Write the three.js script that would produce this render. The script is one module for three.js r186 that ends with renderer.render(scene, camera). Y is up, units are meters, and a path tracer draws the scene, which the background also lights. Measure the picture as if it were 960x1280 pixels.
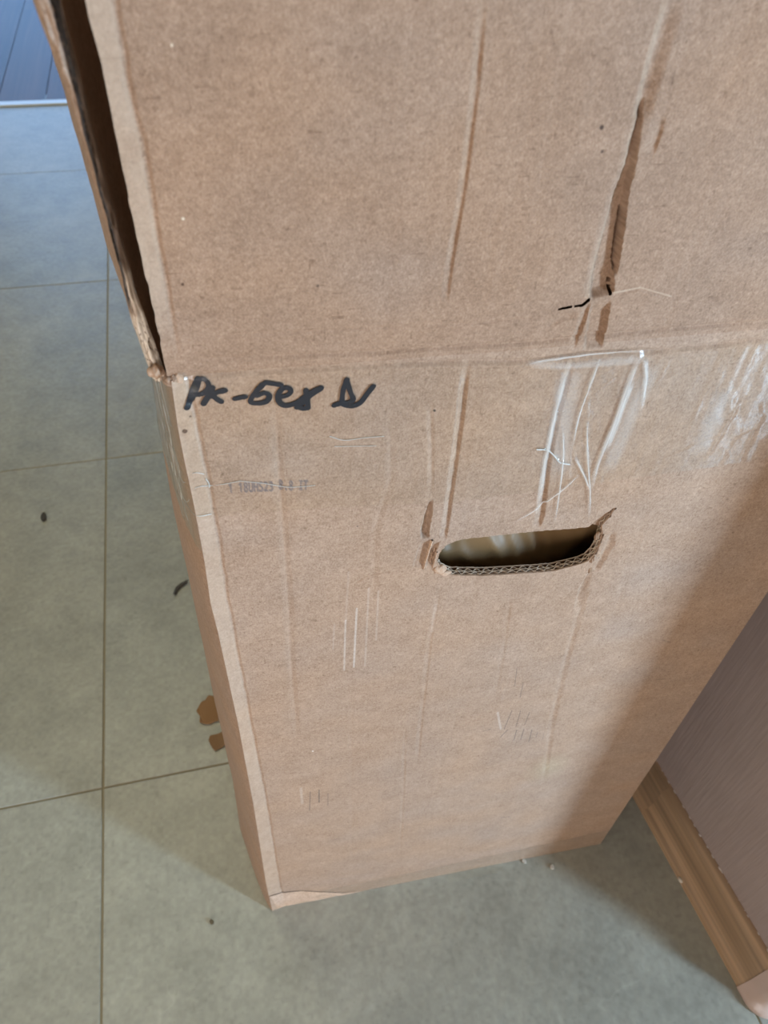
import * as THREE from 'three';
import { mergeGeometries } from 'three/addons/utils/BufferGeometryUtils.js';
import { RoundedBoxGeometry } from 'three/addons/geometries/RoundedBoxGeometry.js';
import { RectAreaLightUniformsLib } from 'three/addons/lights/RectAreaLightUniformsLib.js';

// ------------------------------------------------------------------ camera, sky, window light, exposure
const scene = new THREE.Scene();
const camera = new THREE.PerspectiveCamera(67.3251, 960 / 1280, 0.02, 60);
camera.position.set(0, 0.925, 0);
camera.up.set(0.14081, 0.68576, -0.71407);
camera.lookAt(0.18952, 0.19841, -0.66041);
camera.focus = 0.46;
camera.userData.fStop = 13;

const renderer = new THREE.WebGLRenderer({ antialias: true });
renderer.toneMapping = THREE.LinearToneMapping;
renderer.toneMappingExposure = 1.25;
renderer.shadowMap.enabled = true;

scene.background = new THREE.Color().setRGB(0.9, 1.2, 1.7);          // plain overcast sky, seen through the windows only
RectAreaLightUniformsLib.init();
const NEAR_WINDOW = { x: 1.53, y: 0.60, z: 1.0, w: 0.22, h: 1.1 };   // narrow low window behind the camera, to the right
const FAR_WINDOW = { x: -0.75, y: 1.18, z: -5.2, w: 1.2, h: 2.2 };   // glazed balcony door at the far end
const FILL_WINDOW = { x: -0.75, y: 0.47, z: 1.0, w: 1.1, h: 0.8 };     // unseen window added behind the camera, to the left, as fill for the front
function windowLight(x, y, z, w, h, tx, ty, tz, color, intensity, name) {
  const l = new THREE.RectAreaLight(color, intensity, w, h);
  l.position.set(x, y, z); l.lookAt(tx, ty, tz); l.name = name; scene.add(l);
}
windowLight(NEAR_WINDOW.x, NEAR_WINDOW.y, NEAR_WINDOW.z - 0.01, NEAR_WINDOW.w, NEAR_WINDOW.h, NEAR_WINDOW.x, NEAR_WINDOW.y, -9, new THREE.Color().setRGB(0.64, 0.955, 1.28), 70, 'near_window_daylight');
windowLight(FAR_WINDOW.x, FAR_WINDOW.y, FAR_WINDOW.z + 0.01, FAR_WINDOW.w, FAR_WINDOW.h, FAR_WINDOW.x, FAR_WINDOW.y, 9, new THREE.Color().setRGB(0.11, 0.40, 0.90), 2.8, 'far_window_daylight');

windowLight(FILL_WINDOW.x, FILL_WINDOW.y, FILL_WINDOW.z - 0.01, FILL_WINDOW.w, FILL_WINDOW.h, FILL_WINDOW.x, FILL_WINDOW.y, -9, new THREE.Color().setRGB(1.0, 0.863, 0.74), 3.9, 'fill_window_light');
const FILL_LAMP = { x: -0.5, y: 2.62, z: -1.7, s: 0.9 };                // unseen square ceiling lamp, added as warm ambient fill
windowLight(FILL_LAMP.x, FILL_LAMP.y - 0.055, FILL_LAMP.z, FILL_LAMP.s, FILL_LAMP.s, FILL_LAMP.x, -9, FILL_LAMP.z + 0.001, new THREE.Color().setRGB(0.46, 0.46, 0.31), 11, 'fill_lamp_light');

// ------------------------------------------------------------------ helpers
let seed = 12345;
const rnd = () => { seed = (seed * 1664525 + 1013904223) >>> 0; return seed / 4294967296; };
const clamp = (x, a = 0, b = 1) => Math.min(b, Math.max(a, x));
const lerp = (a, b, t) => a + (b - a) * t;
const smooth = (a, b, x) => { const t = clamp((x - a) / (b - a)); return t * t * (3 - 2 * t); };
const MM = 0.001;
function hash(x, y, s) {
  let h = Math.imul(x, 374761393) ^ Math.imul(y, 668265263) ^ Math.imul(s, 2147483629);
  h = Math.imul(h ^ (h >>> 13), 1274126177); h ^= h >>> 16;
  return (h >>> 0) / 4294967296;
}
function noise(x, y, s = 0, per = 0) {
  let x0 = Math.floor(x), y0 = Math.floor(y); const fx = x - x0, fy = y - y0;
  let x1 = x0 + 1, y1 = y0 + 1;
  if (per) { x0 = ((x0 % per) + per) % per; x1 = ((x1 % per) + per) % per; y0 = ((y0 % per) + per) % per; y1 = ((y1 % per) + per) % per; }
  const u = fx * fx * (3 - 2 * fx), v = fy * fy * (3 - 2 * fy);
  return lerp(lerp(hash(x0, y0, s), hash(x1, y0, s), u), lerp(hash(x0, y1, s), hash(x1, y1, s), u), v);
}
function fbm(x, y, s, oct, per = 0) {
  let a = 0.5, t = 0, n = 0, p = per;
  for (let i = 0; i < oct; i++) { t += a * noise(x, y, s + i * 17, p); n += a; a *= 0.5; x *= 2; y *= 2; p *= 2; }
  return t / n;
}
const used = {};
function numbered(name) { const n = used[name] = (used[name] ?? -1) + 1; return n ? name + '_' + String(n).padStart(3, '0') : name; }
function part(name, geometry, material, parent, label) {
  const m = new THREE.Mesh(geometry, material); m.name = numbered(name); m.castShadow = m.receiveShadow = true;
  if (label) m.userData.label = label;
  parent.add(m); return m;
}
function tag(o, label, category, group) { o.userData.label = label; o.userData.category = category; if (group) o.userData.group = group; return o; }
function thing(name, label, category, pos = [0, 0, 0], turn = 0, group) {
  const g = new THREE.Group(); g.name = numbered(name); g.position.set(...pos); g.rotation.y = turn; scene.add(g);
  return tag(g, label, category, group);
}
function struct(name, geometry, material) { const m = part(name, geometry, material, scene); m.userData.kind = 'structure'; return m; }
const box = (w, h, d, x, y, z) => new THREE.BoxGeometry(w, h, d).translate(x, y, z);
// distance to a polyline: [signed distance (positive on its right when it runs downwards), position 0..n-1 along it]
function toLine(pts, x, y) {
  let best = 1e9, side = 1, at = 0;
  for (let i = 0; i + 1 < pts.length; i++) {
    const ax = pts[i][0], ay = pts[i][1], dx = pts[i + 1][0] - ax, dy = pts[i + 1][1] - ay, L = dx * dx + dy * dy;
    const raw = ((x - ax) * dx + (y - ay) * dy) / L, t = clamp(raw), ex = x - ax - t * dx, ey = y - ay - t * dy, d = ex * ex + ey * ey;
    if (d < best) { best = d; side = dx * ey - dy * ex > 0 ? 1 : -1; at = i + t; if ((i === 0 && raw < 0) || (i + 2 === pts.length && raw > 1)) side *= 1; }
  }
  return [Math.sqrt(best) * side, at];
}
function curveAt(table, v) {       // table of [u, v] in mm, v falling or rising; returns u in mm at v in mm
  const t = table[0][1] < table[table.length - 1][1] ? table : table.slice().reverse();
  if (v <= t[0][1]) return t[0][0];
  for (let i = 0; i + 1 < t.length; i++) if (v <= t[i + 1][1]) return lerp(t[i][0], t[i + 1][0], (v - t[i][1]) / (t[i + 1][1] - t[i][1] || 1));
  const a = t[t.length - 2], b = t[t.length - 1]; return b[0] + (b[0] - a[0]) / (b[1] - a[1] || 1) * (v - b[1]) * 0.6;
}
function inPoly(p, x, y) {
  let c = false;
  for (let i = 0, j = p.length - 1; i < p.length; j = i++) if ((p[i][1] > y) !== (p[j][1] > y) && x < ((p[j][0] - p[i][0]) * (y - p[i][1])) / (p[j][1] - p[i][1]) + p[i][0]) c = !c;
  return c;
}
function nearest(p, x, y) {        // nearest point of a closed outline, signed distance (negative inside)
  let best = 1e9, bx = 0, by = 0;
  for (let i = 0; i < p.length; i++) {
    const a = p[i], b = p[(i + 1) % p.length], dx = b[0] - a[0], dy = b[1] - a[1], t = clamp(((x - a[0]) * dx + (y - a[1]) * dy) / (dx * dx + dy * dy || 1));
    const qx = a[0] + t * dx, qy = a[1] + t * dy, d = (x - qx) ** 2 + (y - qy) ** 2;
    if (d < best) { best = d; bx = qx; by = qy; }
  }
  return [bx, by, Math.sqrt(best) * (inPoly(p, x, y) ? -1 : 1)];
}
function ragged(p, step, amount, s) {   // a torn outline: subdivided and jittered
  const out = [];
  for (let i = 0; i < p.length; i++) {
    const a = p[i], b = p[(i + 1) % p.length], L = Math.hypot(b[0] - a[0], b[1] - a[1]), n = Math.max(1, Math.round(L / step));
    for (let k = 0; k < n; k++) { const t = k / n, j = (hash(i, k, s) - 0.5) * 2 * amount * (k ? 1 : 0.4); out.push([lerp(a[0], b[0], t) - (b[1] - a[1]) / L * j, lerp(a[1], b[1], t) + (b[0] - a[0]) / L * j]); }
  }
  return out;
}
function gridGeometry(nu, nv, f) {      // f(i/nu, j/nv) -> [x, y, z, u, v]
  const pos = [], uv = [], idx = [];
  for (let j = 0; j <= nv; j++) for (let i = 0; i <= nu; i++) { const p = f(i / nu, j / nv); pos.push(p[0], p[1], p[2]); uv.push(p[3] ?? p[0], p[4] ?? p[1]); }
  for (let j = 0; j < nv; j++) for (let i = 0; i < nu; i++) { const a = j * (nu + 1) + i, b = a + 1, c = a + nu + 1, d = c + 1; idx.push(a, b, d, a, d, c); }
  const g = new THREE.BufferGeometry();
  g.setAttribute('position', new THREE.Float32BufferAttribute(pos, 3)); g.setAttribute('uv', new THREE.Float32BufferAttribute(uv, 2)); g.setIndex(idx); g.computeVertexNormals();
  return g;
}
function texture(w, h, fill, srgb, repeat) {
  const data = new Uint8Array(w * h * 4), c = [0, 0, 0];
  for (let y = 0; y < h; y++) for (let x = 0; x < w; x++) { fill(x / w, y / h, c, x, y); const o = (y * w + x) * 4; data[o] = clamp(c[0], 0, 255); data[o + 1] = clamp(c[1], 0, 255); data[o + 2] = clamp(c[2], 0, 255); data[o + 3] = 255; }
  const t = new THREE.DataTexture(data, w, h); t.magFilter = THREE.LinearFilter; t.minFilter = THREE.LinearFilter;
  if (srgb) t.colorSpace = THREE.SRGBColorSpace;
  if (repeat) t.wrapS = t.wrapT = THREE.RepeatWrapping;
  t.needsUpdate = true; return t;
}

// ------------------------------------------------------------------ materials
// kraft paper: soft clouds, short fibres, specks; x and y in metres
const KRAFT = [160, 131, 109];
function kraft(x, y, c, s = 0, per = 0) {
  const k = 1;
  const cloud = fbm(x * 60 * k, y * 90 * k, 3 + s, 3) - 0.5, grain = fbm(x * 420, y * 620, 31 + s, 2) - 0.5;
  const a = noise(x * 2300, y * 900, 51 + s) - 0.5, b = noise(x * 800 + y * 900, y * 1500 - x * 1400, 61 + s) - 0.5, d = noise(x * 900 - y * 800, y * 1300 + x * 1500, 71 + s) - 0.5;
  let f = 1.0 + 0.10 * cloud + 0.12 * grain + 0.10 * a + 0.12 * b + 0.12 * d;
  const fibre = Math.max(noise(x * 900, y * 300, 81 + s), noise(x * 250, y * 1000, 91 + s)); if (fibre > 0.90) f -= (fibre - 0.90) * 1.8;
  const warm = (fbm(x * 22, y * 30, 101 + s, 2) - 0.5);
  const tone = f - 1; c[0] = KRAFT[0] * (1 + 0.88 * tone) * (1 + 0.04 * warm); c[1] = KRAFT[1] * (1 + 1.04 * tone); c[2] = KRAFT[2] * (1 + 1.2 * tone) * (1 - 0.06 * warm);
}
const kraftTile = texture(1024, 1024, (x, y, c) => {         // 0.25 m of plain board; blended over its edges so that it repeats
  const a = [0, 0, 0], b = [0, 0, 0], w = smooth(0.8, 1, x), w2 = smooth(0.8, 1, y), e = [0, 0, 0], g = [0, 0, 0];
  kraft(x * 0.25, y * 0.25, a); if (w || w2) { kraft((x - 1) * 0.25, y * 0.25, b); kraft(x * 0.25, (y - 1) * 0.25, e); kraft((x - 1) * 0.25, (y - 1) * 0.25, g); }
  for (let i = 0; i < 3; i++) c[i] = lerp(lerp(a[i], b[i], w), lerp(e[i], g[i], w), w2);
}, true, true);
kraftTile.repeat.set(4, 4);
const M = {
  board: new THREE.MeshStandardMaterial({ name: 'kraft_board', map: kraftTile, roughness: 0.85 }),
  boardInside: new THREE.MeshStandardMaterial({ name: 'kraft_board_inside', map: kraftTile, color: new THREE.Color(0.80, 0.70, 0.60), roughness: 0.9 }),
  liner: new THREE.MeshStandardMaterial({ name: 'torn_liner', map: kraftTile, color: new THREE.Color().setRGB(1.45, 1.5, 1.55), roughness: 0.95 }),
  flute: new THREE.MeshStandardMaterial({ name: 'flute_paper', map: kraftTile, color: new THREE.Color().setRGB(0.8, 0.75, 0.68), roughness: 0.95 }),
  marker: new THREE.MeshStandardMaterial({ name: 'marker_ink', color: new THREE.Color().setRGB(0.012, 0.012, 0.016), roughness: 0.45 }),
  tape: new THREE.MeshPhysicalMaterial({ name: 'clear_tape', color: new THREE.Color().setRGB(0.995, 0.99, 0.975), roughness: 0.1, transmission: 1, thickness: 0, ior: 1.5 }),
  tapeCrease: new THREE.MeshPhysicalMaterial({ name: 'whitened_tape', color: new THREE.Color().setRGB(0.85, 0.84, 0.8), roughness: 0.3, transmission: 0.6, thickness: 0 }),
  tapeHaze: new THREE.MeshStandardMaterial({ name: 'milky_tape', color: new THREE.Color().setRGB(0.74, 0.68, 0.62), roughness: 0.6, transparent: true, opacity: 0.27 }),
  tapeStreak: new THREE.MeshStandardMaterial({ name: 'cloudy_glint_tape', color: new THREE.Color().setRGB(0.72, 0.66, 0.6), roughness: 0.5, transparent: true, opacity: 0.6 }),
  fibre: new THREE.MeshStandardMaterial({ name: 'torn_fibre', color: new THREE.Color().setRGB(0.78, 0.62, 0.47), roughness: 0.95 }),
  white: new THREE.MeshStandardMaterial({ name: 'white_plaster', color: new THREE.Color().setRGB(0.76, 0.67, 0.55), roughness: 0.9 }),
  plastic: new THREE.MeshStandardMaterial({ name: 'white_plastic', color: new THREE.Color().setRGB(0.8, 0.8, 0.8), roughness: 0.35 }),
  glass: new THREE.MeshPhysicalMaterial({ name: 'window_glass', color: 0xffffff, roughness: 0, transmission: 1, thickness: 0 }),
  grout: new THREE.MeshStandardMaterial({ name: 'grout', color: new THREE.Color().setRGB(0.27, 0.225, 0.14), roughness: 0.95 }),
};
const cloudy = texture(256, 64, (x, y, c) => {               // pucker streaks of the tape fade out at their ends and sides
  const n = 0.45 + 0.8 * fbm(x * 5, y * 9, 951, 3), e = Math.sin(Math.PI * y) ** 1.3 * smooth(0, 0.16, x) * smooth(1, 0.7, x); c[0] = c[1] = c[2] = 255 * clamp(e * n);
});
M.tapeHaze.alphaMap = cloudy; M.tapeStreak.alphaMap = cloudy;
const stoneHeight = (x, y) => fbm(x * 10, y * 10, 7, 6, 10);
const stoneMap = texture(1024, 1024, (x, y, c) => {          // 1.2 m of grey stoneware
  const w = fbm(x * 4, y * 4, 201, 3, 4), big = fbm(x * 6 + w * 1.5, y * 6 + w * 1.5, 211, 5, 6) - 0.5, fine = fbm(x * 260, y * 260, 221, 2, 260) - 0.5, mid = fbm(x * 34 + 2 * w, y * 34 - 3 * w, 226, 4, 34) - 0.5;
  const v1 = Math.abs(fbm(x * 20 + w * 2, y * 20 - w, 231, 4, 20) - 0.5), vein = smooth(0.02, 0, v1) * smooth(0.52, 0.62, fbm(x * 14, y * 14, 241, 3, 14));
  const speck = smooth(0.80, 0.9, noise(x * 300, y * 300, 251, 300));
  const f = 1 + 0.13 * big + 0.15 * mid + 0.13 * fine + 0.04 * vein - 0.04 * speck, t = fbm(x * 3, y * 3, 261, 3, 3) - 0.5;
  c[0] = 155 * f * (1 + 0.05 * t); c[1] = 152 * f; c[2] = 139 * f * (1 - 0.07 * t);
}, true, true);
const stoneBump = texture(1024, 1024, (x, y, c) => { const f = fbm(x * 14, y * 14, 301, 5, 14) * 0.7 + fbm(x * 110, y * 110, 311, 2, 110) * 0.3; c[0] = c[1] = c[2] = 255 * f; }, false, true);
M.stone = new THREE.MeshStandardMaterial({ name: 'grey_stoneware', map: stoneMap, bumpMap: stoneBump, bumpScale: 0.0010, roughness: 0.42 });
const woodMap = texture(512, 1024, (x, y, c) => {
  const g = fbm(x * 40, y * 3, 401, 4, 0) - 0.5, l = fbm(x * 160, y * 4, 411, 2) - 0.5, big = fbm(x * 7, y * 1.2, 421, 3) - 0.5, f = 1 + 0.35 * g + 0.2 * l + 0.4 * big;
  c[0] = 139 * f; c[1] = 106 * f; c[2] = 78 * f;
}, true, true);
M.skirting = new THREE.MeshStandardMaterial({ name: 'wood_print_plastic', map: woodMap, color: new THREE.Color().setRGB(1.45, 1.65, 1.8), roughness: 0.38 });
M.cap = new THREE.MeshStandardMaterial({ name: 'pinkish_plastic', color: new THREE.Color().setRGB(0.47, 0.34, 0.28), roughness: 0.3 });
M.laminate = new THREE.MeshPhysicalMaterial({ name: 'brown_laminate', map: woodMap, color: new THREE.Color().setRGB(0.30, 0.23, 0.24), roughness: 0.5, specularIntensity: 0.6 });
const paperBump = texture(1024, 1024, (x, y, c) => {         // wallpaper pressed with fine upright streaks, 0.5 m
  const s = fbm(x * 190, y * 9, 501, 3) * 0.6 + noise(x * 420, y * 22, 511) * 0.4; c[0] = c[1] = c[2] = 255 * s;
}, false, true);
const paperMap = texture(1024, 1024, (x, y, c) => {
  const s = fbm(x * 190, y * 9, 501, 3) * 0.6 + noise(x * 420, y * 22, 511) * 0.4 - 0.5, f = 1 + 0.07 * s + 0.05 * (fbm(x * 12, y * 12, 521, 3) - 0.5);
  c[0] = 154 * f; c[1] = 136 * f; c[2] = 128 * f;
}, true, true);
M.wallpaper = new THREE.MeshStandardMaterial({ name: 'streaked_wallpaper', map: paperMap, bumpMap: paperBump, bumpScale: 0.0004, roughness: 0.8 });

// ------------------------------------------------------------------ the setting
const floor = struct('floor', box(4.9, 0.1, 3.8, 0.3, -0.0512, -0.88), M.grout);       // mortar bed, just below the face of the tiles
{
  const T = 0.6, TX = 0.6575, gap = 0.0022, y0 = 0.0030;
  const variants = [];
  for (let k = 0; k < 4; k++) {
    const g = new RoundedBoxGeometry(TX - gap, 0.008, T - gap, 1, 0.0011), p = g.attributes.position, uv = g.attributes.uv, ox = hash(k, 1, 9), oz = hash(k, 2, 9);
    for (let i = 0; i < p.count; i++) uv.setXY(i, p.getX(i) / 1.2 + ox, p.getZ(i) / 1.2 + oz);
    variants.push(g);
  }
  for (let i = -4; i < 5; i++) for (let j = -4; j < 4; j++) {
    const x0 = -0.2022 + i * TX, z1 = -0.4578 - j * T;   // left edge and near edge of the tile
    if (z1 > 0.96) continue;
    const m = part('tile', variants[(i * 7 + j * 3 + 70) % 4], M.stone, floor); m.position.set(x0 + TX / 2, y0 - 0.0070 - (hash(i, j, 5) * 0.0004), z1 - T / 2);
    m.position.y += 0; if ((i + j) & 1) m.rotation.y = Math.PI;
  }
}
const laminate = struct('floor_001', box(4.9, 0.1, 2.5, 0.3, -0.062, -4.05), M.grout);
for (let i = 0; i < 16; i++) for (let j = 0; j < 2; j++) {
  const g = new RoundedBoxGeometry(0.142, 0.012, 1.2, 1, 0.001), p = g.attributes.position, uv = g.attributes.uv, o = hash(i, j, 3);
  for (let k = 0; k < p.count; k++) uv.setXY(k, p.getX(k) / 0.3 + o, p.getZ(k) / 1.2 + o * 3);
  part('plank', g, M.laminate, laminate).position.set(-2.05 + i * 0.1435, -0.006, -3.40 - j * 1.202);
}
struct('trim_1', new RoundedBoxGeometry(4.9, 0.006, 0.035, 2, 0.0025).translate(0.3, 0.002, -2.775), new THREE.MeshStandardMaterial({ name: 'pale_threshold', color: new THREE.Color().setRGB(0.62, 0.62, 0.6), roughness: 0.35 }));
const ceiling = struct('ceiling', box(5.2, 0.12, 6.7, 0.3, 2.76, -2.05), M.white);
{
  const lamp = new THREE.Group(); lamp.name = 'added_ceiling_lamp'; lamp.position.set(FILL_LAMP.x, FILL_LAMP.y, FILL_LAMP.z); ceiling.add(lamp);  // body of the added lamp that gives the warm fill
  part('added_lamp_frame', mergeGeometries([box(FILL_LAMP.s + 0.06, 0.08, 0.03, 0, 0.04, FILL_LAMP.s / 2 + 0.015), box(FILL_LAMP.s + 0.06, 0.08, 0.03, 0, 0.04, -FILL_LAMP.s / 2 - 0.015), box(0.03, 0.08, FILL_LAMP.s, FILL_LAMP.s / 2 + 0.015, 0.04, 0), box(0.03, 0.08, FILL_LAMP.s, -FILL_LAMP.s / 2 - 0.015, 0.04, 0)]), M.plastic, lamp);
  part('added_lamp_diffuser', new RoundedBoxGeometry(FILL_LAMP.s, 0.03, FILL_LAMP.s, 2, 0.01).translate(0, -0.03, 0), new THREE.MeshStandardMaterial({ name: 'added_lamp_glow', color: 0xffffff, emissive: new THREE.Color().setRGB(1, 0.9, 0.7), emissiveIntensity: 0.8 }), lamp);
}
function wallWithOpening(w, h, t, ...holes) {
  const s = new THREE.Shape([[-w / 2, 0], [w / 2, 0], [w / 2, h], [-w / 2, h]].map((p) => new THREE.Vector2(...p)));
  for (const hole of holes) s.holes.push(new THREE.Path([[hole.x - hole.w / 2, hole.y - hole.h / 2], [hole.x - hole.w / 2, hole.y + hole.h / 2], [hole.x + hole.w / 2, hole.y + hole.h / 2], [hole.x + hole.w / 2, hole.y - hole.h / 2]].map((p) => new THREE.Vector2(...p))));
  return new THREE.ExtrudeGeometry(s, { depth: t, bevelEnabled: false });
}
struct('wall_back', wallWithOpening(4.9, 2.7, 0.15, { ...NEAR_WINDOW, x: NEAR_WINDOW.x - 0.3 }, { ...FILL_WINDOW, x: FILL_WINDOW.x - 0.3 }).translate(0.3, 0, NEAR_WINDOW.z), M.white);
struct('wall_far', wallWithOpening(4.9, 2.7, 0.15, { ...FAR_WINDOW, x: FAR_WINDOW.x - 0.3 }).translate(0.3, 0, FAR_WINDOW.z - 0.15), M.white);
struct('wall_left', box(0.15, 2.7, 6.6, -2.125, 1.35, -1.9), M.white);
struct('wall_outer', box(0.15, 2.7, 6.6, 2.7, 1.35, -1.9), M.white);
function windowUnit(name, cfg, turn) {
  const g = new THREE.Group(); g.name = name; g.userData.kind = 'structure'; g.position.set(cfg.x, cfg.y, cfg.z); g.rotation.y = turn; scene.add(g);
  const f = 0.05, d = 0.06, zo = -0.09;
  part('window_frame', mergeGeometries([box(cfg.w, f, d, 0, cfg.h / 2 - f / 2, zo), box(cfg.w, f, d, 0, -cfg.h / 2 + f / 2, zo), box(f, cfg.h - 2 * f, d, -cfg.w / 2 + f / 2, 0, zo), box(f, cfg.h - 2 * f, d, cfg.w / 2 - f / 2, 0, zo)]), M.plastic, g);
  part('pane', box(cfg.w - 2 * f, cfg.h - 2 * f, 0.004, 0, 0, zo), M.glass, g);
  part('window_handle', mergeGeometries([box(0.03, 0.07, 0.012, cfg.w / 2 - f / 2, 0, zo + 0.036), box(0.018, 0.12, 0.014, cfg.w / 2 - f / 2, -0.04, zo + 0.05)]), M.plastic, g);
}
windowUnit('window_1', NEAR_WINDOW, Math.PI); windowUnit('window_2', FAR_WINDOW, 0); windowUnit('added_window_3', FILL_WINDOW, Math.PI);  // the third window is added for its fill light

// the wallpapered partition on the right, its outer corner near the camera
const WALL = { x: 0.4715, z: -0.0800, turn: 0.07882 };       // foot of the outer corner
const partition = new THREE.Group(); partition.name = 'wall_right'; partition.userData.kind = 'structure'; partition.position.set(WALL.x, 0, WALL.z); partition.rotation.y = WALL.turn; scene.add(partition);
{
  const g = box(2.05, 2.69, 5.0, 1.025, 1.345, -2.5), p = g.attributes.position, n = g.attributes.normal, uv = g.attributes.uv;
  for (let i = 0; i < p.count; i++) uv.setXY(i, (Math.abs(n.getX(i)) > 0.5 ? p.getZ(i) : p.getX(i)) / 0.5, p.getY(i) / 0.5);
  part('wallpaper', g, M.wallpaper, partition);
}
const PROFILE = [[0.0215, 0], [0.0218, 0.004], [0.0205, 0.0075], [0.0175, 0.0095], [0.0150, 0.0125], [0.0128, 0.018], [0.0117, 0.026], [0.0112, 0.036], [0.0112, 0.046], [0.0105, 0.052], [0.0085, 0.0565], [0.0052, 0.0595], [0.0012, 0.0605], [0, 0.0605]];
{
  const base = new THREE.Group(); base.name = 'baseboard_right'; base.userData.kind = 'structure'; base.position.copy(partition.position); base.rotation.y = WALL.turn; scene.add(base);
  const run = (len, inset) => gridGeometry(1, PROFILE.length - 1, (a, b) => { const q = PROFILE[Math.round(b * (PROFILE.length - 1))]; return [-q[0], q[1], -len + (len - inset) * a, b * 0.2, a * len / 0.8]; });
  part('skirting_board', run(2.6, 0.009), M.skirting, base);
  const front = gridGeometry(1, PROFILE.length - 1, (a, b) => { const q = PROFILE[Math.round(b * (PROFILE.length - 1))]; return [0.009 + 2.0 * a, q[1], q[0], b * 0.2, a * 2 / 0.8]; });
  part('skirting_board', front, M.skirting, base);
  // outer-corner cap: the profile, slightly fatter, turned a quarter round the corner with short straight wings
  const wrap = gridGeometry(20, PROFILE.length - 1, (a, b) => {
    const q = PROFILE[Math.round(b * (PROFILE.length - 1))], r = q[0] + 0.0009, h = q[1] * 1.015;
    if (a < 0.1) return [-r, h, -0.014 * (1 - a / 0.1), 0, 0];
    if (a > 0.9) return [0.014 * (a - 0.9) / 0.1, h, r, 0, 0];
    const t = (a - 0.1) / 0.8 * Math.PI / 2; return [-r * Math.cos(t), h, r * Math.sin(t), 0, 0];
  });
  part('corner_cap', wrap, M.cap, base, 'pinkish plastic corner cap');
  const blob = new THREE.SphereGeometry(0.0028, 12, 8).scale(1, 0.8, 1.3).translate(-0.0215, 0.0055, -0.125);
  part('paint_drip', blob, new THREE.MeshStandardMaterial({ name: 'dried_filler', color: new THREE.Color().setRGB(0.6, 0.52, 0.42), roughness: 0.6 }), base);
  const bead = [];
  for (let k = 0; k < 46; k++) { const z = -0.004 - k * 0.0118 - rnd() * 0.011, s = 0.0003 + rnd() * rnd() * 0.0013; bead.push(new THREE.IcosahedronGeometry(s, 1).scale(1, 0.8, 1.5 + rnd() * 2).translate(-0.0006, 0.0607 + rnd() * 0.0008, z)); }
  const drips = part('filler_line', mergeGeometries(bead), new THREE.MeshStandardMaterial({ name: 'filler', color: new THREE.Color().setRGB(0.55, 0.47, 0.42), roughness: 0.8 }), base); drips.userData.kind = 'stuff';
}

// ------------------------------------------------------------------ the cardboard box
const BOX = thing('cardboard_box', 'tall brown cardboard box with torn hand hole, black handwriting and raised flaps', 'box', [-0.0166, 0, -0.2771], -0.03809);
const W = 385, TOP = 723, FLAP_END = 1000;                   // millimetres, in the plane of the front
const RIDGE = [[-4.2, 2.7], [-4.9, 94.6], [-2.0, 290.2], [-1.6, 426.4], [-2.7, 535.0], [-3.6, 567.2], [-2.5, 602.6], [-2.1, 651.7], [-2.4, 673.3], [-2.4, 697.8], [-1.3, 723.3]];
const FOLD_LEFT = [[9.3, 8.3], [7.7, 87.4], [8.3, 285.9], [6.6, 423.7], [5.7, 533.0], [5.2, 565.2], [6.0, 601.0], [6.0, 650.4], [6.0, 672.1], [5.5, 696.8], [4.8, 721.4]];
const FLAP_EDGE = [[-2.7, 728.8], [-2.6, 752.7], [-3.3, 780.6], [-3.7, 808.4], [-3.5, 838.7], [-4.6, 860.3]];
const FLAP_FOLD = [[2.4, 729.9], [2.8, 753.3], [3.1, 770.4], [3.3, 794.0], [3.6, 819.0], [2.6, 840.0], [2.9, 860.2]];
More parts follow.
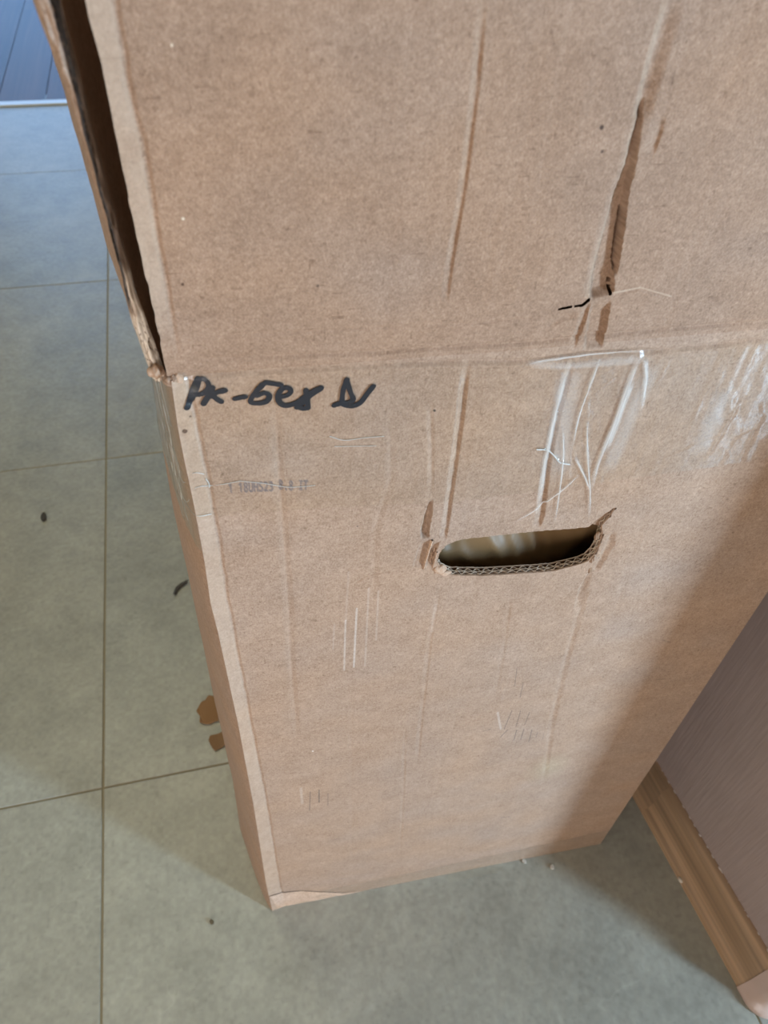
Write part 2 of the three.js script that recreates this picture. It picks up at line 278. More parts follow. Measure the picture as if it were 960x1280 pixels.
// pressed creases: [points downwards, width of the left wall, depth, width of the right wall (mm)]
const CREASES = [
  [[[42.1, 706.4], [41.9, 656.2], [41.3, 580.0], [39.8, 457.8], [38.8, 376.0]], 4.5, 0.8, 1.2],
  [[[130.5, 719.4], [131.7, 681.3], [132.2, 636.7], [132.5, 608.1], [132.2, 593.9]], 4.2, 1.25, 1.0],
  [[[94.5, 709.7], [98.4, 647.7], [91.3, 608.7], [92.8, 537.8]], 3.5, 0.45, 1.5],
  [[[114.4, 698.2], [118.3, 667.2], [121.4, 629.2]], 3.0, 0.45, 1.2],
  [[[134.2, 559.5], [132.6, 492.7], [135.4, 382.2], [138.7, 297.0]], 3.5, 0.4, 1.4],
  [[[182.2, 714.3], [182.5, 680.3], [184.4, 646.9], [189.2, 605.2], [188.9, 594.2]], 5.0, 1.7, 1.5],
  [[[234.6, 544.8], [238.4, 505.0], [243.1, 433.3], [252.0, 344.5], [272.6, 202.3]], 4.5, 1.0, 1.0],
  [[[77.0, 506.6], [81.3, 333.4], [84.7, 56.4]], 2.5, 0.35, 1.4],
  [[[122.4, 386.4], [128.5, 269.1], [136.2, 77.4]], 2.5, 0.3, 1.4],
  [[[182.1, 539.1], [187.8, 479.0], [193.4, 389.0]], 4.0, 0.3, 1.5],
  [[[74.4, 716.3], [75.4, 688.2], [76.1, 651.1]], 2.5, 0.25, 1.2],
  [[[254.0, 624.6], [260.9, 551.7], [269.7, 458.5]], 4.0, 0.3, 1.5],
  [[[118.0, 859.8], [119.1, 833.8], [118.9, 800.5], [117.2, 767.9], [116.8, 749.4]], 3.2, 0.9, 1.0],
  [[[184.3, 859.6], [183.7, 842.8], [183.2, 827.6], [183.5, 821.5]], 4.0, 1.7, 5.5],
  [[[192.5, 822.7], [193.4, 817.0], [192.7, 808.1]], 5.5, 1.0, 1.0],
  [[[28.5, 26.6], [76.3, -5.0], [145.9, -7.4]], 2.0, 0.8, 1.2],
  [[[178.7, 738.9], [170.6, 737.9], [165.1, 733.4]], 3, 0.6, 2],
  [[[183.1, 745.8], [182.5, 732.7], [181.1, 720.7]], 4.0, 1.3, 0.4],
  [[[183.4, 822.1], [184.4, 803.6], [183.0, 794.2], [182.0, 785.4], [182.0, 772.7], [182.3, 759.1], [182.6, 747.9]], 5.0, 1.1, 0.3],
  // level creases at the fold: the wall above is given as left when the line runs leftwards
  [[[5.2, 742.3], [49.2, 741.5], [90.2, 740.3], [133.1, 739.0], [166.4, 739.9]], 1.6, 0.35, 1.2],
  [[[2.0, 731.9], [90.7, 727.9], [149.9, 727.1], [188.6, 727.1], [224.5, 727.8], [279.5, 728.0]], 2.6, 1.1, 1.2],
  [[[-4.1, 724.4], [37.9, 723.0], [91.0, 721.1], [135.9, 718.9], [159.5, 716.6], [183.0, 717.9], [215.8, 716.6], [228.5, 715.8], [284.4, 717.1]], 3.0, 1.15, 1.5],
  [[[16.8, 72.4], [76.0, 53.7], [191.6, 53.1], [265.7, 51.7], [362.1, 66.6]], 1.6, 0.4, 2.0],
  [[[78.4, 563.3], [85.5, 569.5], [97.4, 571.6], [124.1, 571.5]], 1.3, 0.7, 0.5],
  [[[192.4, 747.9], [205.5, 750.1], [222.1, 744.5]], 0.9, 0.5, 0.7],
];
// torn folds: [cliff line downwards, widths of the trough at its points, depth] - the paper on the right stands proud
const TROUGHS = [
  [[[183.3, 828.4], [183.9, 821.5], [186.2, 805.4], [186.5, 794.1], [187.7, 785.1], [188.9, 772.2], [190.2, 758.5], [192.4, 747.9]], [0.5, 1.6, 3.6, 5.6, 7, 8.5, 9.5, 10.5], 4.4],
  [[[192.2, 747.1], [193.8, 733.0], [194.6, 719.5]], [9.5, 9.5, 9.0], 2.6],
  [[[187.4, 788.5], [188.9, 779.3], [190.0, 769.7], [191.7, 757.3]], [0.9, 1.5, 1.2, 0.8], 7.0],
  [[[121.4, 629.2], [121.8, 619.7], [121.8, 611.3], [121.4, 605.4], [121.9, 597.1]], [1.2, 3.2, 4.0, 4.2, 4.0], 3.2],
  [[[122.9, 596.9], [121.0, 586.0], [119.7, 571.6]], [4.0, 5.0, 5.5], 1.8],
  [[[129.3, 594.4], [127.0, 583.5], [127.1, 570.9]], [4.5, 5.0, 4.5], 2.0],
  [[[239.5, 584.7], [242.3, 570.8], [240.5, 555.7], [238.4, 543.2]], [1.5, 4.5, 4.0, 2], 1.6],
  [[[234.9, 550.4], [234.4, 528.0], [235.8, 501.0]], [1.0, 4.0, 3.0], 1.4],
];
const dents = [[[153.2, 708.1], 40, 0.8], [[69.1, 628.5], 60, -0.7], [[148.4, 458.8], 70, 0.9], [[221.3, 508.8], 45, -0.6], [[67.9, 260.6], 60, -0.6], [[275.9, 646.2], 45, 0.9], [[63.9, 811.5], 60, 1.1], [[150.1, 830.6], 45, -1.0], [[221.7, 789.5], 45, 1.0], [[102.1, 768.9], 40, -0.6]];
function faceHeight(u, v) {              // mm in, mm out
  let h = 0.35 * (fbm(u / 26, v / 60, 601, 3) - 0.5) + 0.16 * (noise(u / 3.4, v / 70, 611) - 0.5);
  for (const [c, r, a] of dents) h += a * Math.exp(-((u - c[0]) ** 2 + (v - c[1]) ** 2) / (r * r));
  for (const [pts, wl, depth, wr] of CREASES) {
    const [s, at] = toLine(pts, u, v); if (s < -wl || s > wr) continue;
    const ends = clamp(Math.min(at, pts.length - 1 - at) * 2.2), jag = 0.75 + 0.5 * noise(u / 6, v / 6, 621);
    h -= 1.0 * depth * ends * jag * (s < 0 ? smooth(-wl, -wl * 0.05, s) : smooth(wr, 0, s));
  }
  for (const [pts, ws, depth] of TROUGHS) {
    const j = 0.5 * (noise(u / 1.6, v / 1.6, 631) - 0.5), [s0, at] = toLine(pts, u, v), s = s0 + j, i = Math.min(Math.floor(at), ws.length - 2), w = lerp(ws[i], ws[i + 1], at - i);
    if (s < -w - 0.01 || s > 0.45) continue;
    const ends = smooth(0, 0.6, at) * smooth(0, 0.35, ws.length - 1 - at);
    h -= depth * ends * (s < 0 ? smooth(-w, -w * 0.74, s) : clamp(1 - s / 0.45));
  }
  return h;
}
function marginHeight(u, v, flap) {      // the crushed strip along the left corner
  const r = curveAt(flap ? FLAP_EDGE : RIDGE, v), f = curveAt(flap ? FLAP_FOLD : FOLD_LEFT, v) + 0.8 * (noise(v / 9, 3, 641) - 0.5);
  const fade = flap ? smooth(TOP + 2, TOP + 40, v) : 1;
  let h = u < f ? 2.1 * fade * clamp((f - u) / Math.max(4, f - r)) : 0;
  h -= 0.7 * fade * Math.exp(-(((u - f - 0.7) / 0.9) ** 2));
  if (!flap) h += 0.5 * Math.exp(-(((u - r) / 1.2) ** 2)) * (noise(v / 7, 9, 651) - 0.4);
  return h;
}
const surface = (u, v) => faceHeight(u, v) + marginHeight(u, v, v > TOP);
// openings in the front: the hand hole with its torn corner
const HOLE = ragged([[129.1, 576.5], [130.7, 584.9], [133.6, 589.4], [139.5, 592.5], [148.1, 593.1], [166.6, 592.6], [189.4, 592.1], [210.3, 590.5], [221.5, 590.3], [224.4, 595.1], [229.9, 601.2], [235.2, 605.8], [233.0, 597.2], [230.3, 589.9], [232.8, 581.5], [233.8, 570.9], [232.8, 562.7], [229.6, 556.2], [225.2, 554.3], [207.2, 550.7], [178.6, 553.6], [156.9, 556.5], [140.1, 560.7], [133.6, 565.8]], 1.5, 0.28, 3);
const RIP = ragged([[163.0, 741.4], [169.3, 743.7], [175.1, 744.4], [179.2, 744.9], [182.2, 747.9], [183.0, 746.0], [180.3, 743.4], [175.4, 743.2], [169.6, 742.5]], 1.4, 0.2, 5);
const SLIT2 = ragged([[189.8, 754.8], [190.9, 755.4], [192.6, 747.9], [191.3, 747.8]], 1.4, 0.15, 7);
const CORNER_RIP = ragged([[-2.1, 724.4], [0.9, 724.7], [4.9, 724.5], [1.4, 723.6]], 1.4, 0.15, 8);
function spaced(a, b, coarse, fine, zones) {
  const out = [a]; let x = a;
  while (x < b - 1e-6) { const f = zones.some(([p, q]) => x >= p - coarse && x < q); x = Math.min(b, x + (f ? fine : coarse)); if (b - x < 0.2 * fine) x = b; out.push(x); }
  return out;
}
function sheet(us, vs, left, height, holes, uvOf, back) {
  const nu = us.length, nv = vs.length, pos = new Float32Array(nu * nv * 3), uv = new Float32Array(nu * nv * 2), dead = new Uint8Array(nu * nv), idx = [];
  const bounds = holes.map((h) => [Math.min(...h.map((p) => p[0])) - 2, Math.max(...h.map((p) => p[0])) + 2, Math.min(...h.map((p) => p[1])) - 2, Math.max(...h.map((p) => p[1])) + 2]);
  for (let j = 0; j < nv; j++) {
    const v0 = vs[j], r = left(v0);
    for (let i = 0; i < nu; i++) {
      let u = us[i] < 30 ? r + (30 - r) * us[i] / 30 : us[i], v = v0; const k = j * nu + i;
      holes.forEach((h, n) => {
        const b = bounds[n]; if (u < b[0] || u > b[1] || v < b[2] || v > b[3]) return;
        const [x, y, d] = nearest(h, u, v); if (Math.abs(d) < 0.42) { u = x; v = y; } else if (d < 0) dead[k] = 1;
      });
      pos[k * 3] = u * MM; pos[k * 3 + 1] = v * MM; pos[k * 3 + 2] = (back ?? height(u, v)) * MM;
      const t = uvOf(u, v); uv[k * 2] = t[0]; uv[k * 2 + 1] = t[1];
    }
  }
  for (let j = 0; j + 1 < nv; j++) for (let i = 0; i + 1 < nu; i++) {
    const a = j * nu + i, b = a + 1, c = a + nu, d = c + 1;
    if (!(dead[a] || dead[b] || dead[d])) idx.push(a, b, d); if (!(dead[a] || dead[d] || dead[c])) idx.push(a, d, c);
  }
  const g = new THREE.BufferGeometry(); g.setAttribute('position', new THREE.BufferAttribute(pos, 3)); g.setAttribute('uv', new THREE.BufferAttribute(uv, 2));
  g.setIndex(back === undefined ? idx : idx.reverse()); g.computeVertexNormals(); return g;
}
const THICK = -6.5;
function strip(points, z0, z1, closed) {   // a wall between two depths along points (mm)
  const n = points.length, m = closed ? n + 1 : n;
  return gridGeometry(m - 1, 1, (a, b) => { const p = points[Math.round(a * (m - 1)) % n], z = typeof z0 === 'function' ? (b ? z1 : z0(p[0], p[1])) : (b ? z1 : z0); return [p[0] * MM, p[1] * MM, z * MM, a * n * 0.001, b * 0.01]; });
}

// colour of the front: kraft with the marks it has collected. Canvas x, y in pixels of the face
const FACE = { u0: -12, u1: 398, v0: 0, v1: 730 }, FLAPTEX = { u0: -12, u1: 398, v0: 715, v1: 1003 };
function faceTexture(R, w, h, s, isFlap, draw) {
  const cv = document.createElement('canvas'); cv.width = w; cv.height = h; const g = cv.getContext('2d');
  const X = (u) => (u - R.u0) / (R.u1 - R.u0) * w, Y = (v) => (R.v1 - v) / (R.v1 - R.v0) * h, px = w / (R.u1 - R.u0);
  const line = (pts, width, style, cap = 'round') => { g.lineCap = cap; g.lineJoin = 'round'; g.strokeStyle = style; g.lineWidth = width * px; g.beginPath(); pts.forEach((p, i) => (i ? g.lineTo(X(p[0]), Y(p[1])) : g.moveTo(X(p[0]), Y(p[1])))); g.stroke(); };
  g.clearRect(0, 0, w, h); draw(g, X, Y, px, line);
  const d = g.getImageData(0, 0, w, h).data, du = (R.u1 - R.u0) * MM, dv = (R.v1 - R.v0) * MM;
  return texture(w, h, (x, y, c, ix, iy) => {
    const u = R.u0 + x * (R.u1 - R.u0), v = R.v0 + y * (R.v1 - R.v0);
    kraft(u * MM, v * MM, c, s);
    if (isFlap) { c[0] *= 0.955; c[1] *= 0.93; c[2] *= 0.905; }   // flap tinted darker and browner to imitate the dimmer light on it
    // worn, paler board on the crushed strip along the left corner
    const f = curveAt(isFlap ? FLAP_FOLD : FOLD_LEFT, v); let worn = smooth(f + 0.4, f - 0.8, u) * (isFlap ? smooth(TOP + 5, TOP + 55, v) * 0.9 : 0.85) * (0.75 + 0.5 * noise(u / 3, v / 9, 701));
    c[0] = lerp(c[0], 190, 0.5 * worn); c[1] = lerp(c[1], 165, 0.5 * worn); c[2] = lerp(c[2], 143, 0.5 * worn);
    const o = ((h - 1 - iy) * w + ix) * 4, a = d[o + 3] / 255 * (0.75 + 0.5 * noise(u * 2.1, v * 2.1, 711));
    if (a > 0) for (let k = 0; k < 3; k++) c[k] = lerp(c[k], d[o + k], clamp(a));
  }, true);
}
const bodyMap = faceTexture(FACE, 1536, 2048, 0, false, (g, X, Y, px, line) => {
  // pale scuffs below the left end of the hand hole
  for (const [a, b, w, o] of [[[74.8, 529.3], [74.1, 470.8], 1.2, 0.4], [[81.7, 540.3], [80.7, 473.0], 1.3, 0.5], [[88.7, 558.8], [88.4, 473.0], 1.2, 0.25], [[94.7, 555.2], [95.1, 502.1], 1.1, 0.25], [[67.7, 526.6], [66.6, 498.1], 0.7, 0.25], [[76.4, 576.5], [74.8, 524.9], 1.2, 0.15], [[132.7, 533.1], [132.9, 502.1], 2.5, 0.15], [[38.4, 297.4], [38.5, 263.0], 2.2, 0.25], [[198.2, 374.9], [206.0, 343.1], 1.8, 0.35]]) line([a, b], w, 'rgba(205,195,188,' + o + ')', 'butt');
  // grey rub marks
  for (const [a, b, w, o] of [[[203.1, 438.6], [205.9, 411.8], 0.5, 0.5], [[212.2, 415.8], [213.8, 392.7], 0.5, 0.5], [[210.5, 373.6], [208.9, 342.1], 0.7, 0.55], [[218.3, 371.1], [219.0, 344.3], 0.6, 0.5], [[226.8, 365.9], [226.6, 344.5], 0.6, 0.5], [[212.6, 340.9], [207.6, 328.5], 1.0, 0.45], [[220.8, 338.2], [221.5, 318.0], 0.7, 0.55], [[227.3, 337.4], [227.8, 318.7], 0.7, 0.5], [[235.1, 333.4], [236.7, 309.8], 0.8, 0.5], [[190.4, 345.6], [197.0, 347.5], 0.9, 0.3], [[241.3, 327.1], [241.9, 316.8], 0.5, 0.4], [[248.1, 321.9], [249.1, 309.9], 0.4, 0.35],
    [[46.1, 286.2], [44.3, 246.7], 0.7, 0.55], [[53.6, 286.4], [53.1, 260.1], 0.9, 0.6], [[61.1, 276.8], [60.8, 250.0], 0.6, 0.4], [[237.6, 145.3], [247.5, 143.0], 0.8, 0.45], [[331.6, 385.4], [340.1, 385.5], 0.8, 0.25], [[341.1, 367.6], [345.8, 375.1], 0.8, 0.22], [[316.9, 446.8], [325.3, 441.5], 0.6, 0.3]]) line([a, b], w, 'rgba(78,68,62,' + o + ')', 'butt');
  // pale lines: light painted on the left walls of the main creases
  line([[40.7, 701.9], [40.7, 656.3], [40.3, 594.4], [38.1, 468.6]], 1.6, 'rgba(196,168,145,0.15)'); line([[128.7, 718.7], [129.6, 681.5], [129.9, 637.1], [130.2, 608.5]], 2.2, 'rgba(200,174,152,0.22)'); line([[180.4, 713.6], [179.8, 680.6], [181.5, 647.3], [185.5, 609.2]], 2.6, 'rgba(205,186,168,0.3)');
  line([[93.0, 709.8], [96.7, 648.0], [89.5, 609.0]], 1.4, 'rgba(196,168,145,0.1)'); line([[114.5, 683.4], [118.7, 644.7], [118.2, 629.7]], 2.2, 'rgba(200,174,152,0.15)');
  // smudged date print: grey-violet type, hardly legible
  g.save(); const a = [15.3, 654.0], b = [57.7, 649.8]; g.translate(X(a[0]), Y(a[1])); g.rotate(Math.atan2(Y(b[1]) - Y(a[1]), X(b[0]) - X(a[0]))); g.fillStyle = 'rgba(84,76,86,0.34)'; g.font = 'bold ' + Math.round(6.6 * px) + 'px monospace'; g.textBaseline = 'middle';
  g.scale(0.62, 1); g.fillText('1 18UHS23 8.8 IT', 0, 0); g.fillText('1 18UHS23 8.8 IT', 0.5 * px, 0.25 * px); g.fillText('1 18UHS23 8.8 IT', -0.3 * px, -0.4 * px); g.restore();
  // pin holes and specks
  for (const [p, r, s] of [[[0.2, 694.2], 1.2, 'rgba(70,45,30,0.8)'], [[116.9, 691.6], 0.7, 'rgba(40,30,25,0.9)'], [[80.9, 614.4], 0.5, 'rgba(60,45,40,0.7)'], [[50.0, 360.1], 0.7, 'rgba(240,230,220,0.9)'], [[280.4, 404.7], 0.6, 'rgba(60,45,40,0.6)'], [[290.8, 429.5], 0.7, 'rgba(70,50,45,0.5)'], [[17.5, 33.3], 1.1, 'rgba(60,45,35,0.7)'], [[3.7, 701.7], 0.6, 'rgba(70,50,40,0.6)']]) { g.fillStyle = s; g.beginPath(); g.ellipse(X(p[0]), Y(p[1]), r * px, r * px * 0.7, 0.3, 0, 7); g.fill(); }
  // greenish damp stain
  const q = [267.1, 248.3], gr = g.createRadialGradient(X(q[0]), Y(q[1]), 2, X(q[0]), Y(q[1]), 24 * px); gr.addColorStop(0, 'rgba(170,165,125,0.22)'); gr.addColorStop(1, 'rgba(170,165,125,0)'); g.fillStyle = gr; g.fillRect(0, 0, 1536, 2048);
});
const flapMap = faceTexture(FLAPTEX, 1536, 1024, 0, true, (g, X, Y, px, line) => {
  line([[116.6, 859.8], [117.4, 833.9], [117.4, 800.6], [115.5, 768.0]], 1.6, 'rgba(192,168,146,0.12)'); line([[181.1, 859.6], [181.0, 841.6], [181.7, 824.4], [183.0, 802.4], [181.3, 785.4], [180.5, 772.7], [180.8, 759.2], [180.9, 748.4]], 2.6, 'rgba(196,176,152,0.2)');  // light painted along the lit walls of the upright creases
  line([[192.1, 749.1], [205.2, 750.9], [221.8, 745.3]], 0.8, 'rgba(205,182,160,0.5)');
  for (const [p, r, s] of [[[18.3, 848.3], 0.5, 'rgba(225,205,180,0.7)'], [[13.7, 792.6], 0.6, 'rgba(230,212,188,0.75)'], [[9.7, 766.5], 0.6, 'rgba(70,45,30,0.8)'], [[169.2, 819.1], 0.8, 'rgba(70,50,38,0.8)'], [[171.6, 810.4], 0.6, 'rgba(70,50,38,0.7)'], [[62.0, 762.1], 0.6, 'rgba(70,50,38,0.6)']]) { g.fillStyle = s; g.beginPath(); g.arc(X(p[0]), Y(p[1]), r * px, 0, 7); g.fill(); }
});
const fibreBump = texture(1024, 1024, (x, y, c) => { c[0] = c[1] = c[2] = 255 * clamp(0.5 * fbm(x * 120, y * 170, 801, 3) + 0.25 * noise(x * 500, y * 200, 811) + 0.25 * noise(x * 260 + y * 200, y * 420 - x * 300, 821)); }, false, true);
const faceMat = (map, name) => new THREE.MeshStandardMaterial({ name, map, bumpMap: fibreBump, bumpScale: 0.00028, roughness: 0.8 });
fibreBump.repeat.set(1.7, 3);
const us = spaced(0, W, 1.6, 0.5, [[0, 14], [104, 162], [174, 232]]);
const bodyVs = spaced(0, TOP, 1.7, 0.5, [[550, 612], [700, TOP]]), flapVs = spaced(TOP, FLAP_END, 1.7, 0.5, [[TOP, 800]]);
const rightBow = (u, v) => u;
const bodyUv = (u, v) => [(u - FACE.u0) / (FACE.u1 - FACE.u0), (v - FACE.v0) / (FACE.v1 - FACE.v0)], flapUv = (u, v) => [(u - FLAPTEX.u0) / (FLAPTEX.u1 - FLAPTEX.u0), (v - FLAPTEX.v0) / (FLAPTEX.v1 - FLAPTEX.v0)];
const bodyLeft = (v) => curveAt(RIDGE, v), flapLeft = (v) => curveAt(FLAP_EDGE, v) + 0.6 * (noise(v / 4, 5, 661) - 0.5);
const usBack = spaced(0, W, 5, 1.2, [[104, 162], [174, 232]]);
const bodyH = (u, v) => faceHeight(u, v) + marginHeight(u, v, false), flapH = (u, v) => faceHeight(u, v) + marginHeight(u, v, true);
const frontPanel = part('front_panel', sheet(us, bodyVs, bodyLeft, bodyH, [HOLE, CORNER_RIP], bodyUv), faceMat(bodyMap, 'front_board'), BOX, 'lit front of the box with creases, scuffs and torn hand hole');
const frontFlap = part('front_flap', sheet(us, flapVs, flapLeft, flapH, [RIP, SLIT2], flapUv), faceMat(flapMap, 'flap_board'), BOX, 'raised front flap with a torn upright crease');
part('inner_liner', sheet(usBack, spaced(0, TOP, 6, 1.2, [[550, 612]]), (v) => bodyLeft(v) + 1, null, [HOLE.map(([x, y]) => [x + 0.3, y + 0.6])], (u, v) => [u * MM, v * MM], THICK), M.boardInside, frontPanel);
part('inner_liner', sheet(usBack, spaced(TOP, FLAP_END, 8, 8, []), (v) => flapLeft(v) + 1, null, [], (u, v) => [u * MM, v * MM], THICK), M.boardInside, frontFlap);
{ // raw edges of the flap
  const side = [], top = [];
  for (let v = TOP; v <= FLAP_END; v += 3) side.push([flapLeft(v), v]);
  for (let u = -5; u <= W; u += 8) top.push([u, FLAP_END]);
  part('cut_edge', mergeGeometries([strip(side, (u, v) => flapH(u, v), THICK), strip(top, (u, v) => 0, THICK)]), M.flute, frontFlap);
}
{ // the thickness of the board round the hand hole: torn liner lip, two rows of flutes
  const lip = strip(HOLE, (u, v) => surface(u, v), -1.2, true);
  part('torn_liner', lip, M.liner, frontPanel);
  const wave = (mid, amp, inset, ph) => {
    const out = [], n = HOLE.length; let len = 0;
    for (let i = 0; i < n; i++) {
      const a = HOLE[i], b = HOLE[(i + 1) % n], c = HOLE[(i + n - 1) % n], L = Math.hypot(b[0] - a[0], b[1] - a[1]);
      for (let k = 0; k < 4; k++) {
        const t = k / 4, u = lerp(a[0], b[0], t), v = lerp(a[1], b[1], t), nx = (c[1] - b[1]), ny = (b[0] - c[0]), q = Math.hypot(nx, ny) || 1, s = len + L * t;
        out.push([u, v, mid + amp * Math.sin(s * 2 * Math.PI / 6.2 + ph) + 0.3 * (noise(s / 3, ph, 671) - 0.5), nx / q, ny / q]);
      }
      len += L;
    }
    return out;
  };
  const ribbon = (pts, inset, depth, zig) => {
    const n = pts.length;
    return gridGeometry(n, 1, (a, b) => { const i = Math.round(a * n) % n, p = pts[i], j = inset + 0.5 * noise(i / 5, inset * 7, 681), s = b ? -j - depth : -j; return [(p[0] - p[3] * s) * MM, (p[1] - p[4] * s) * MM, p[2] * MM, i * 0.0008, b * 0.01]; });
  };
  // outline runs so that its normal (nx, ny) points out of the hole; edges start a little way inside the board
  const rows = [[-1.9, 0.8, 0], [-4.3, 1.0, 2]].map(([m, a, ph]) => wave(m, a, 0.3, ph));
  part('flute', ribbon(rows[0], -0.5, 4.4), M.liner, frontPanel); part('flute', ribbon(rows[1], -0.3, 4.2), M.liner, frontPanel);
  const cap = (pts, inset, half) => gridGeometry(pts.length, 1, (a, b) => { const i = Math.round(a * pts.length) % pts.length, p = pts[i], j = inset + 0.5 * noise(i / 5, half * 90, 683); return [(p[0] - p[3] * j) * MM, (p[1] - p[4] * j) * MM, (p[2] + (b - 0.5) * 2 * half) * MM, i * 0.0008, b * 0.01]; });
  part('flute_edge', cap(rows[0], 0.5, 0.3), M.fibre, frontPanel); part('flute_edge', cap(rows[1], 0.3, 0.3), M.fibre, frontPanel);
  const flat = (z, half) => cap(HOLE.map((p, i) => { const n = HOLE.length, b = HOLE[(i + 1) % n], c = HOLE[(i + n - 1) % n], nx = c[1] - b[1], ny = b[0] - c[0], q = Math.hypot(nx, ny) || 1; return [p[0], p[1], z, nx / q, ny / q]; }), 0.35, half);
  part('liner_edge', mergeGeometries([flat(-3.1, 0.22), flat(-6.2, 0.25)]), M.fibre, frontPanel);
  const mid = strip(HOLE.map(([x, y]) => [x, y]), -3.0, -3.25, true), back = strip(HOLE, -5.9, -6.5, true);
  part('liner_edge', mergeGeometries([mid, back]), M.liner, frontPanel);
  const grow = (d) => HOLE.map((a, i) => { const n = HOLE.length, b = HOLE[(i + 1) % n], c = HOLE[(i + n - 1) % n], nx = c[1] - b[1], ny = b[0] - c[0], q = Math.hypot(nx, ny) || 1; return [a[0] + nx / q * d, a[1] + ny / q * d]; });
  part('flute_bed', strip(grow(3.4), -0.6, -6.4, true), M.flute, frontPanel);
}
// crumpled paper fragments at the ends of the hand hole and at the fold's corner
function shred(p, size, s, mat, parent, thick = 1) {
  const g = new THREE.IcosahedronGeometry(1, 4), a = g.attributes.position, q = new THREE.Vector3();
  for (let i = 0; i < a.count; i++) { q.fromBufferAttribute(a, i); const k = 0.62 + 0.75 * noise(q.x * 2.1 + s * 3 + 9, q.y * 2.1 + q.z * 1.7 + 9, 691 + s); a.setXYZ(i, q.x * k * size[0] * MM, q.y * k * size[1] * MM, q.z * k * size[2] * MM); }
  g.computeVertexNormals(); g.translate(p[0] * MM, p[1] * MM, (surface(p[0], p[1]) + thick) * MM);
  return part('torn_paper', g, mat, parent);
}
shred([131.4, 567.8], [3.6, 3.2, 1.8], 1, M.liner, frontPanel, -0.2); shred([135.3, 563.6], [3.4, 2.0, 1.5], 2, M.liner, frontPanel, -0.3); shred([131.4, 586.9], [1.6, 1.2, 0.8], 3, M.board, frontPanel, -1);
shred([233.1, 557.1], [2.2, 4.0, 1.3], 4, M.board, frontPanel, 0); shred([233.6, 546.6], [1.8, 3.0, 1.2], 5, M.flute, frontPanel, -0.4); shred([230.6, 578.9], [1.4, 4.4, 1.2], 6, M.flute, frontPanel, -1.5);
{ // folded ribs of paper left of the hole, brown strip of inner paper in the torn corner
  const rib = (a, b, w, h, mat) => part('paper_fold', gridGeometry(10, 6, (x, y) => { const t = x, k = y * 2 - 1, u = lerp(a[0], b[0], t) + w * k * (1 - 0.3 * t), v = lerp(a[1], b[1], t); return [u * MM, v * MM, (h * (1 - k * k) - 0.6 + 0.2 * noise(t * 6, k, 5)) * MM, u * MM, v * MM]; }), mat, frontPanel);
  rib([124.4, 596.0], [121.3, 570.6], 1.0, 1.5, M.liner); rib([128.3, 584.7], [127.2, 570.1], 0.7, 1.2, M.liner);
  const c = [[222.0, 590.6], [235.2, 605.8], [234.0, 597.0], [230.8, 586.2]];
  part('torn_tongue', gridGeometry(8, 8, (x, y) => { const t = x * x * 0.9 + x * 0.1, a = [lerp(c[1][0], c[0][0], t), lerp(c[1][1], c[0][1], t)], b = [lerp(c[1][0], c[3][0], t), lerp(c[1][1], c[3][1], t)], u = lerp(a[0], b[0], y), v = lerp(a[1], b[1], y); return [u * MM, v * MM, (-1.3 - 2.2 * x + 0.5 * Math.sin(y * 3)) * MM, u * MM, v * MM]; }), M.flute, frontPanel);
}

{ // peeled strip of liner at the foot of the near corner
  const top = [[-3.7, 51.3], [29.1, 42.2], [76.2, 6.1], [146.0, -10.2]], low = [[1.9, 1.7], [31.1, 0.2], [76.3, -5.0], [147.3, -15.1]], at = (t, x) => { const k = Math.min(2, Math.floor(x * 3)), f = x * 3 - k; return [lerp(t[k][0], t[k + 1][0], f), lerp(t[k][1], t[k + 1][1], f)]; };
  part('peeled_strip', gridGeometry(40, 6, (x, y) => { const a = at(low, x), b = at(top, x), u = lerp(a[0], b[0], y), v = Math.max(0.3, lerp(a[1], b[1], y)); return [u * MM, v * MM, (bodyH(u, v) + 0.35 + 0.5 * y * (1 - x) + 0.3 * noise(x * 9, y * 2, 745)) * MM, u * MM, v * MM]; }), M.liner, BOX);
}
// left side: skewed outwards along the front corner, then straight back
const BULGE = [[-32.6, 0], [-28.4, 133], [-28.2, 300], [-26.6, 450], [-26.2, 546], [-24.6, 603], [-21.1, 660], [-18.1, 723]];   // sideways, at 95 mm behind the front
const DEPTH = 345;
function leftSide(s, v) {               // s = distance behind the front (mm)
  const r = curveAt(RIDGE, v), hr = 2.0, b = curveAt(BULGE, v), k = s / 95;
  const bump = 0.8 * (fbm(s / 30, v / 60, 751, 2) - 0.5);
  if (k < 1) return [lerp(r, b, Math.pow(k, 0.72)) + bump * k, v, lerp(hr, -95, k)];
  return [b - 8 * smooth(0, 1, (s - 95) / (DEPTH - 95)) + bump, v, -s];
}
const sTable = []; for (let i = 0; i <= 40; i++) sTable.push(i < 26 ? 95 * i / 26 : 95 + (DEPTH - 95) * (i - 26) / 14);
const sideGeo = (off, flip) => { const g = gridGeometry(40, 150, (a, b) => { const s = sTable[Math.round(a * 40)], v = b * TOP, p = leftSide(s, v); return [(p[0] + off) * MM, p[1] * MM, (p[2] - (off && s < 3 ? 3 : 0)) * MM, s * MM + 0.4, v * MM]; }); if (!flip) g.setIndex([...g.index.array].reverse()); g.computeVertexNormals(); return g; };
const sideMat = new THREE.MeshStandardMaterial({ name: 'side_board', map: kraftTile, bumpMap: fibreBump, bumpScale: 0.0003, roughness: 0.85 });
const leftPanel = part('side_panel', sideGeo(0, false), sideMat, BOX, 'narrowly seen left side of the box');
part('inner_liner', sideGeo(6.5, true), M.boardInside, leftPanel);
